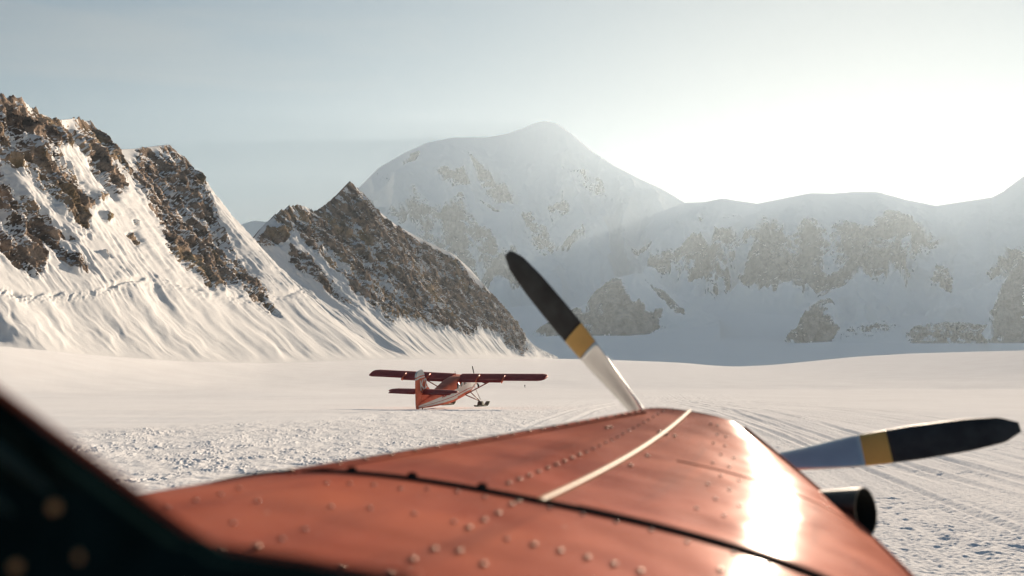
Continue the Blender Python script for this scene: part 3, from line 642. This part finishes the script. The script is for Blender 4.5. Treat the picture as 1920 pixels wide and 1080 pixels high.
# rivets and screws
def bvh_hit(px, py):
    """where the sight line through a photograph pixel meets the nose skin: (s, t)"""
    best = None
    for s in np.linspace(.45, 3.5, 160):
        p = ray_body(px, py, s)
        A = lag(AP[4:8], max(s, .75)); t = p.x/A
        if abs(t) >= 1: continue
        n = AP[13]; tt = math.asin(min(1, abs(t))**(n/2))/(math.pi/2)*(1 if t > 0 else -1)
        e = p.z-body(s, tt).z
        if best is None or abs(e) < best[0]: best = (abs(e), s, tt)
    return best[1], best[2]
def dome(r, h, seg=12):
    bm = bmesh.new(); rows = []
    for (k, z) in ((1.0, -.3), (1.0, .25), (.92, .6), (.70, .88), (.36, 1.0)):
        rows.append([Vector((r*k*math.cos(2*math.pi*i/seg), r*k*math.sin(2*math.pi*i/seg), h*z)) for i in range(seg)])
    loft(bm, rows); me = bpy.data.meshes.new('rivet'); bmesh.ops.recalc_face_normals(bm, faces=bm.faces); bm.to_mesh(me); bm.free()
    for p in me.polygons: p.use_smooth = True
    return me
me_riv = dome(.0040, .0032); me_riv.materials.append(M_rivet)
me_scr = dome(.0053, .0042); me_scr.materials.append(M_steel)
me_blk = dome(.0100, .0085); me_blk.materials.append(M_black)
def rivet(me, s, t, parent, name='rivet', hgt=0):
    o = bpy.data.objects.new(name, me); COL.objects.link(o); n = bnormal(s, t)
    o.parent = parent; o.matrix_local = Matrix.Translation(body(s, t)+n*hgt) @ n.to_track_quat('Z', 'Y').to_matrix().to_4x4()
    return o
# cowling: row beside the hinge, the left rail row, sparse flush ones on the right of the hinge
ss = [1.90+.066*i for i in range(24)]
for i, s in enumerate(ss):
    if s < 3.47: rivet(me_scr if i < 9 else me_riv, s, -.038/lag(AP[4:8], s)*.95, cowl)
rail = [(545, 886.5), (620, 876), (700, 863), (800, 845), (900, 828), (1000, 810.5), (1080, 796), (1150, 783), (1205, 773)]
rst = [bvh_hit(x, y) for x, y in rail]
def rail_fn(u):
    k = u*(len(rst)-1); i = min(int(k), len(rst)-2); f_ = k-i
    s, t = (rst[i][m]+(rst[i+1][m]-rst[i][m])*f_ for m in (0, 1)); s2, t2 = rst[i+1] ; s1, t1 = rst[i]
    n = bnormal(s, t); d = (body(s2, t2)-body(s1, t1)).normalized(); return body(s, t), n, d.cross(n)
ribbon('side_rail', rail_fn, 80, .034, .005, M_red, cowl)
for i in range(23):
    u = (i/22)**.62; k = u*(len(rst)-1); j = min(int(k), len(rst)-2); f_ = k-j
    rivet(me_scr, rst[j][0]+(rst[j+1][0]-rst[j][0])*f_, rst[j][1]+(rst[j+1][1]-rst[j][1])*f_, cowl, hgt=.005)
for i in range(8): rivet(me_riv, 3.478, -.62+.075*i, cowl)
for i in range(9): rivet(me_riv, 2.05+.16*i, .13+.02*(i % 2), cowl)
for i in range(9): rivet(me_riv, 2.05+.16*i, .17+.02*(i % 2), cowl)
for (px, py) in ((1145, 801), (1137, 802), (1236, 810), (1240, 809), (1214, 855), (1182, 873), (1250, 815), (1265, 817)):
    s, t = bvh_hit(px, py); rivet(me_scr, s, t, cowl, 'screw')
for (px, py) in ((622, 890), (757, 898), (905, 913)):
    s, t = bvh_hit(px, py); rivet(me_blk, 1.81, t, cowl, 'latch_stud')
# nose deck: the row behind the seam, the row that carries on from the hinge, the scattered ones
for px, py in ((612, 905), (655, 907), (700, 909), (750, 915), (800, 919), (856, 924), (908, 932), (1030, 951), (1092, 964), (1155, 979), (1220, 995), (1288, 1015), (1375, 1038), (1440, 1060), (500, 911), (447, 917)):
    s, t = bvh_hit(px, py); rivet(me_riv, s, t, deck)
for px, py in ((971, 940), (958, 948), (934, 962), (907, 975), (878, 992), (813, 1028), (773, 1049), (731, 1071)):
    s, t = bvh_hit(px, py); rivet(me_scr, s, t, deck, 'screw')
for px, py in ((413, 929), (367, 937), (313, 950), (482, 939), (548, 943), (436, 981), (384, 995), (571, 996), (527, 1010), (620, 950), (693, 954), (776, 965), (850, 978), (640, 1062), (480, 1027), (415, 1026),
               (860, 1035), (905, 1060), (950, 1010), (1000, 1022), (1050, 1035), (1100, 1048), (1150, 1060), (1200, 1072), (1350, 1070)):
    s, t = bvh_hit(px, py); rivet(me_scr if py > 1020 else me_riv, s, t, deck)
# window frame close to the eye
def near(px, py, d): return wpt(px, py, d)
fp = [(-520, 382), (-260, 575), (0, 768), (120, 857), (250, 953), (330, 1012), (370, 1038), (410, 1044), (470, 1054), (540, 1064), (620, 1078), (760, 1102), (1000, 1150), (1000, 1600), (-520, 1600)]
bm = bmesh.new(); pts = [MAi @ near(x, y, .66-.00009*max(0, x+100)) for x, y in fp]
nrm = (pts[6]-pts[2]).cross(pts[10]-pts[2]).normalized()
plate(bm, pts, nrm, .022); bmesh.ops.bevel(bm, geom=[e for e in bm.edges], offset=.006, segments=3, affect='EDGES')
fr = part('windshield_frame', bm, M_dark, plane); fr['label'] = 'dark windshield frame across the lower left corner'
bm = bmesh.new(); tube(bm, [p+nrm*(.016 if nrm.dot(MAi.to_3x3() @ Vector((0, 1, 0))) > 0 else -.016) for p in pts[:12]], .0035, 8); part('frame_edging', bm, M_red, fr)
M_seal = simple('worn_green_black_seal', (.030, .055, .050), rough=.8, spec=.1, var=.4, scale=20)
bm = bmesh.new(); tube(bm, [MAi @ near(x-62, y+34, .632) for x, y in fp[:9]], .0045, 8); part('window_seal', bm, M_seal, fr)
bm = bmesh.new(); tube(bm, [MAi @ near(x-150, y+62, .634) for x, y in fp[:8]], .0030, 8); part('window_seal', bm, M_seal, fr)
me_fs = dome(.0062, .004); me_fs.materials.append(M_brass)  # screw glints put into the colour: a brighter material on unlit heads
for px, py in ((102, 951), (152, 1043), (30, 1063), (308, 1044), (-40, 880)):
    c = MAi @ near(px, py, .622); nn = (MAi @ Vector((0, 0, 0))-c).normalized()
    o = bpy.data.objects.new('screw', me_fs); COL.objects.link(o); o.parent = fr; o.matrix_local = Matrix.Translation(c) @ nn.to_track_quat('Z', 'Y').to_matrix().to_4x4() @ Matrix.Scale(.62, 4)
# undercarriage under the nose (legs and skis)
for sgn in (-1, 1):
    bm = bmesh.new(); top = Vector((sgn*.5, 1.3, -1.2)); ft = Vector((sgn*1.45, 1.7, -2.62))
    tube(bm, [top, ft], .05); tube(bm, [Vector((sgn*.5, .4, -1.2)), ft], .04); lg = part('landing_leg', bm, M_strut, plane)
    bm = bmesh.new(); prof = [(-1.1, .0), (-.9, -.10), (1.3, -.10), (1.75, .04), (2.0, .22), (1.95, .25), (1.7, .09), (1.3, -.04), (-.9, -.04)]
    plate(bm, [Vector((sgn*1.45, 1.5+a, -2.72+b)) for a, b in prof], Vector((1, 0, 0)), .34); part('ski', bm, M_ski, plane)

# ------------------------------------------------------------------ the other plane, tail towards us
def ski_plane():
    D = 93.0; px0 = 854; X0 = (px0-960)/F*D
    gz = GL.ray_cast((X0, D-2, 300), (0, 0, -1))[1].z-.42
    root = empty('ski_plane', Matrix.Translation((X0, D, gz)) @ Matrix.Rotation(-R_(20.5), 4, 'Z') @ Matrix.Rotation(R_(1.0), 4, 'Y') @ Matrix.Rotation(R_(11), 4, 'X'))
    tag(root, 'small red and white high-wing ski plane taxiing on the snow, tail toward the camera', 'airplane')
    H0 = .55      # belly height of the fuselage datum above the root
    FR = [0, .015, .06, .15, .22, .30, .335, .42, .52, .60, .72, .84, .93, .98, 1]
    def sec(y, w, zb, zt):
        r = []
        for sx, fr in ((1, FR), (-1, FR[::-1])):
            for q in fr: r.append(Vector((sx*w/2*(1-abs(2*q-1)**7*.35), y, zb+(zt-zb)*q)))
        return r
    secs = [(-7.6, .12, 2.20, 2.55), (-7.2, .20, 2.10, 2.62), (-5.5, .62, 1.80, 2.75), (-3.5, 1.05, 1.50, 2.92), (-1.8, 1.38, 1.30, 3.10), (-.9, 1.50, 1.26, 3.22), (.2, 1.55, 1.24, 3.25), (1.5, 1.55, 1.24, 3.22), (2.2, 1.5, 1.26, 2.95), (2.5, 1.45, 1.3, 2.62), (3.6, 1.15, 1.45, 2.50), (4.7, .75, 1.62, 2.38), (5.0, .45, 1.75, 2.25)]
    bm = bmesh.new()
    def fm(i, k):
        n = len(FR); k = k if k < n else 2*n-1-k-(1 if k >= n else 0)
        q = FR[max(0, min(k, n-1))]
        lo, hi = (.15, .60) if i < 5 else (.22, .72)
        return 2 if q == .30 else (1 if lo <= q < hi else 0)
    loft(bm, [sec(*q) for q in secs], mats=fm); autosmooth(part('fuselage', bm, [M_redtail, M_white, M_redwing], root), 40)
    fus = root
    # dark roof panel line and windows
    for y in (-.9, -.1, .7):
        for sx in (-1, 1):
            bm = bmesh.new(); plate(bm, [(sx*.785, y, 2.42), (sx*.785, y+.5, 2.42), (sx*.785, y+.5, 2.85), (sx*.785, y, 2.85)], Vector((1, 0, 0)), .02)
            part('cabin_window', bm, M_glass, root)
    bm = bmesh.new(); plate(bm, [(-.66, 2.28, 2.95), (.66, 2.28, 2.95), (.62, 2.56, 2.64), (-.62, 2.56, 2.64)], Vector((0, .7, .7)), .03); part('windshield', bm, M_glass, root)
    def airfoil(x, yle, chord, z, th=.14, tw=0):
        P = []
        for u, w in ((0, 0), (.03, .30), (.12, .62), (.3, .85), (.55, .68), (.8, .32), (1, .03), (1, -.03), (.7, -.18), (.3, -.30), (.08, -.24)):
            P.append(Vector((x, yle-u*chord, z+w*th*chord-u*chord*math.tan(R_(tw)))))
        return P
    for sgn in (-1, 1):
        bm = bmesh.new(); X = [(.4, 1.75, 1.98, 3.12), (4.0, 1.75, 1.98, 3.20), (8.3, 1.75, 1.98, 3.30), (8.65, 1.6, 1.75, 3.31), (8.84, 1.3, 1.2, 3.31)]
        loft(bm, [airfoil(sgn*a, b, c, d, .16, 3) for a, b, c, d in X]); wing = autosmooth(part('wing', bm, M_redwing, root), 50)
        for (x0, x1, y0, ch, dz, tw, nm) in ((.75, 4.9, .0, .62, -.10, 12, 'flap'), (4.95, 8.3, .0, .42, -.06, 5, 'aileron')):
            bm = bmesh.new(); zz = 3.08 if nm == 'flap' else 3.14
            loft(bm, [airfoil(sgn*x0, y0, ch, zz+x0*.012, .16, tw), airfoil(sgn*x1, y0, ch, zz+x1*.012+.02, .16, tw)]); part(nm, bm, M_redwing, wing)
        for hx in (2.5, 5.0):
            bm = bmesh.new(); plate(bm, [(sgn*hx, .5, 3.45), (sgn*hx, .1, 3.52), (sgn*hx, -.75, 3.12), (sgn*hx, -.55, 2.95), (sgn*hx, .2, 3.2)], Vector((1, 0, 0)), .06); part('flap_hinge', bm, M_redtail, wing)
        bm = bmesh.new(); tube(bm, [(sgn*.76, .9, 1.45), (sgn*4.1, .95, 3.18)], .055, 8); part('wing_strut', bm, M_strut, root)
        bm = bmesh.new(); X = [(.1, -5.75, 1.25, 3.42), (2.6, -5.85, 1.1, 3.42), (3.05, -6.0, .85, 3.42), (3.23, -6.2, .5, 3.42)]
        loft(bm, [airfoil(sgn*a, b, c, d, .13) for a, b, c, d in X]); st = autosmooth(part('tailplane', bm, M_redwing, root), 50)
        bm = bmesh.new(); loft(bm, [airfoil(sgn*.35, -6.98, .5, 3.41, .14, 4), airfoil(sgn*2.9, -6.95, .45, 3.41, .14, 4)]); part('elevator', bm, M_redwing, st)
        # gear
        bm = bmesh.new(); ft = Vector((sgn*1.72, 1.95, .62))
        for a in ((sgn*.5, 1.35, 1.32), (sgn*.5, 2.5, 1.38)): tube(bm, [a, ft], .05, 8)
        lg = part('landing_leg', bm, M_strut, root)
        bm = bmesh.new(); tube(bm, [ft+Vector((0, .15, .1)), (sgn*.72, 3.2, 1.75)], .035, 8); part('shock_strut', bm, M_white, lg)
        bm = bmesh.new(); prof = [(-1.2, .30), (-1.0, .14), (1.3, .10), (1.75, .26), (2.0, .50), (1.95, .54), (1.6, .34), (1.2, .20), (.5, .26), (.25, .60), (-.15, .60), (-.35, .26), (-1.0, .22)]
        M_ = Matrix.Translation((0, 1.9, -.02)) @ Matrix.Rotation(-R_(11), 4, 'X')
        plate(bm, [M_ @ Vector((sgn*1.75, a, b)) for a, b in prof], Vector((1, 0, 0)), .38); part('ski', bm, M_ski, root)
    # fin and rudder
    fin = [(-6.9, 2.5), (-6.95, 3.2), (-6.95, 4.95), (-6.75, 5.25), (-6.5, 5.28), (-6.25, 5.0), (-5.95, 4.3), (-5.6, 3.7), (-5.1, 3.25), (-4.4, 3.02), (-3.4, 2.92), (-5.0, 2.6)]
    bm = bmesh.new(); plate(bm, [(0, a, b) for a, b in fin], Vector((1, 0, 0)), .14)
    fi = part('fin', bm, M_redtail, root, smooth=False)
    rud = [(-6.97, 2.12), (-7.85, 2.15), (-7.95, 2.5), (-7.88, 3.4), (-7.78, 4.4), (-7.62, 5.0), (-7.35, 5.27), (-6.97, 5.25)]
    bm = bmesh.new(); plate(bm, [(0, a, b) for a, b in rud], Vector((1, 0, 0)), .10); part('rudder', bm, M_redtail, root, smooth=False)
    bm = bmesh.new(); plate(bm, [(0, -7.70, 4.88), (0, -7.60, 5.12), (0, -7.35, 5.33), (0, -6.97, 5.34), (0, -6.5, 5.34), (0, -6.2, 5.02), (0, -6.1, 4.8), (0, -6.97, 4.9)], Vector((1, 0, 0)), .17); part('fin_tip', bm, M_white, root, smooth=False)
    bm = bmesh.new(); plate(bm, [(0, -7.72, 4.66), (0, -7.69, 4.78), (0, -6.97, 4.80), (0, -6.08, 4.70), (0, -6.04, 4.60), (0, -6.97, 4.68)], Vector((1, 0, 0)), .165); part('fin_stripe', bm, M_white, root, smooth=False)
    def text(txt, size, M, mat, name='lettering'):
        cu = bpy.data.curves.new('t', 'FONT'); cu.body = txt; cu.size = size; cu.extrude = .012; cu.offset = .012
        ob = bpy.data.objects.new('t', cu); COL.objects.link(ob); dg = bpy.context.evaluated_depsgraph_get()
        me = bpy.data.meshes.new_from_object(ob.evaluated_get(dg)); bpy.data.objects.remove(ob)
        me.materials.clear(); me.materials.append(mat); o = bpy.data.objects.new(name, me); COL.objects.link(o); o.parent = root; o.matrix_local = M; return o
    for sgn in (1, -1):
        # text plane: local x -> forward (+y) on the right side
        rot = Matrix(((0, 0, 1, 0), (1, 0, 0, 0), (0, 1, 0, 0), (0, 0, 0, 1))) if sgn > 0 else Matrix(((0, 0, -1, 0), (-1, 0, 0, 0), (0, 1, 0, 0), (0, 0, 0, 1)))
        text('K2', 1.25, Matrix.Translation((sgn*.085, -7.15 if sgn > 0 else -5.8, 3.62)) @ rot, M_white)
        text('N3061', .42, Matrix.Translation((sgn*.62, -3.9 if sgn > 0 else -2.3, 2.25)) @ (Matrix.Rotation(-sgn*R_(5), 4, 'Z') @ rot), M_redwing)
    bm = bmesh.new(); tube(bm, [(0, -6.6, 2.2), (0, -6.9, 1.75)], .05, 8); tw = part('tail_leg', bm, M_black, root)
    bm = bmesh.new(); M_ = Matrix.Translation((0, -6.9, 1.70)) @ Matrix.Rotation(-R_(11), 4, 'X')
    plate(bm, [M_ @ Vector((0, a, b)) for a, b in ((-.45, .12), (-.35, 0), (.45, 0), (.7, .22), (.66, .25), (.4, .06), (.1, .16), (-.1, .16), (-.35, .07))], Vector((1, 0, 0)), .22); part('tail_ski', bm, M_black, tw)
    bm = bmesh.new(); loft(bm, [[Vector((r*math.cos(a*math.pi/8), y, 2.0+r*math.sin(a*math.pi/8))) for a in range(16)] for y, r in ((4.95, .24), (5.2, .22), (5.45, .12), (5.55, .03))]); pr = part('propeller', bm, M_white, root)
    for dg in (100, 220, 340): part('blade', blade_bm(R_(dg), .2, 1.3, HZ=2.0, L_=1.3, y0=5.15, scale=1.4), M_bladeblk, pr)
    bm = bmesh.new(); tube(bm, [(.6, 4.2, 1.75), (.85, 3.9, 1.65), (.95, 3.6, 1.62)], .09, 10); part('exhaust_pipe', bm, M_pipe, root)
    bm = bmesh.new(); tube(bm, [(0, .6, 3.3), (0, .5, 3.75)], .015, 6); part('antenna', bm, M_black, root)
    return root
ski_plane()

# ------------------------------------------------------------------ the tiny figure far out on the snow
def figure():
    Y = 560.0; X = (984-960)/F*Y; z = GL.ray_cast((X, Y, 300), (0, 0, -1))[1].z
    V = [(0, 0, .95), (0, 0, 1.2), (0, 0, 1.45), (0, 0, 1.56), (0, .02, 1.66), (-.12, 0, .88), (-.14, .02, .48), (-.14, -.02, .06), (-.14, .14, .03), (.12, 0, .88), (.15, -.02, .48), (.16, 0, .06), (.16, .16, .03),
         (-.20, 0, 1.42), (-.27, 0, 1.14), (-.24, .12, .92), (.20, 0, 1.42), (.27, 0, 1.14), (.24, .10, .92), (0, .02, 1.74)]
    E = [(0, 1), (1, 2), (2, 3), (3, 4), (4, 19), (0, 5), (5, 6), (6, 7), (7, 8), (0, 9), (9, 10), (10, 11), (11, 12), (2, 13), (13, 14), (14, 15), (2, 16), (16, 17), (17, 18)]
    rad = [.17, .17, .17, .07, .11, .11, .08, .06, .05, .11, .08, .06, .05, .09, .06, .045, .09, .06, .045, .09]
    me = bpy.data.meshes.new('person'); me.from_pydata(V, E, []); o = bpy.data.objects.new('person', me); COL.objects.link(o)
    o.modifiers.new('s', 'SKIN'); o.modifiers.new('d', 'SUBSURF').levels = 1
    for i, r in enumerate(rad): me.skin_vertices[0].data[i].radius = (r, r)
    me.skin_vertices[0].data[0].use_root = True
    dg = bpy.context.evaluated_depsgraph_get(); m2 = bpy.data.meshes.new_from_object(o.evaluated_get(dg)); o.modifiers.clear(); o.data = m2
    m2.materials.append(simple('dark_winter_clothing', (.03, .025, .022), rough=.8)); o.location = (X, Y, z)
    tag(o, 'tiny dark clothed person standing far out on the open snow under the wing tip', 'person')
figure()
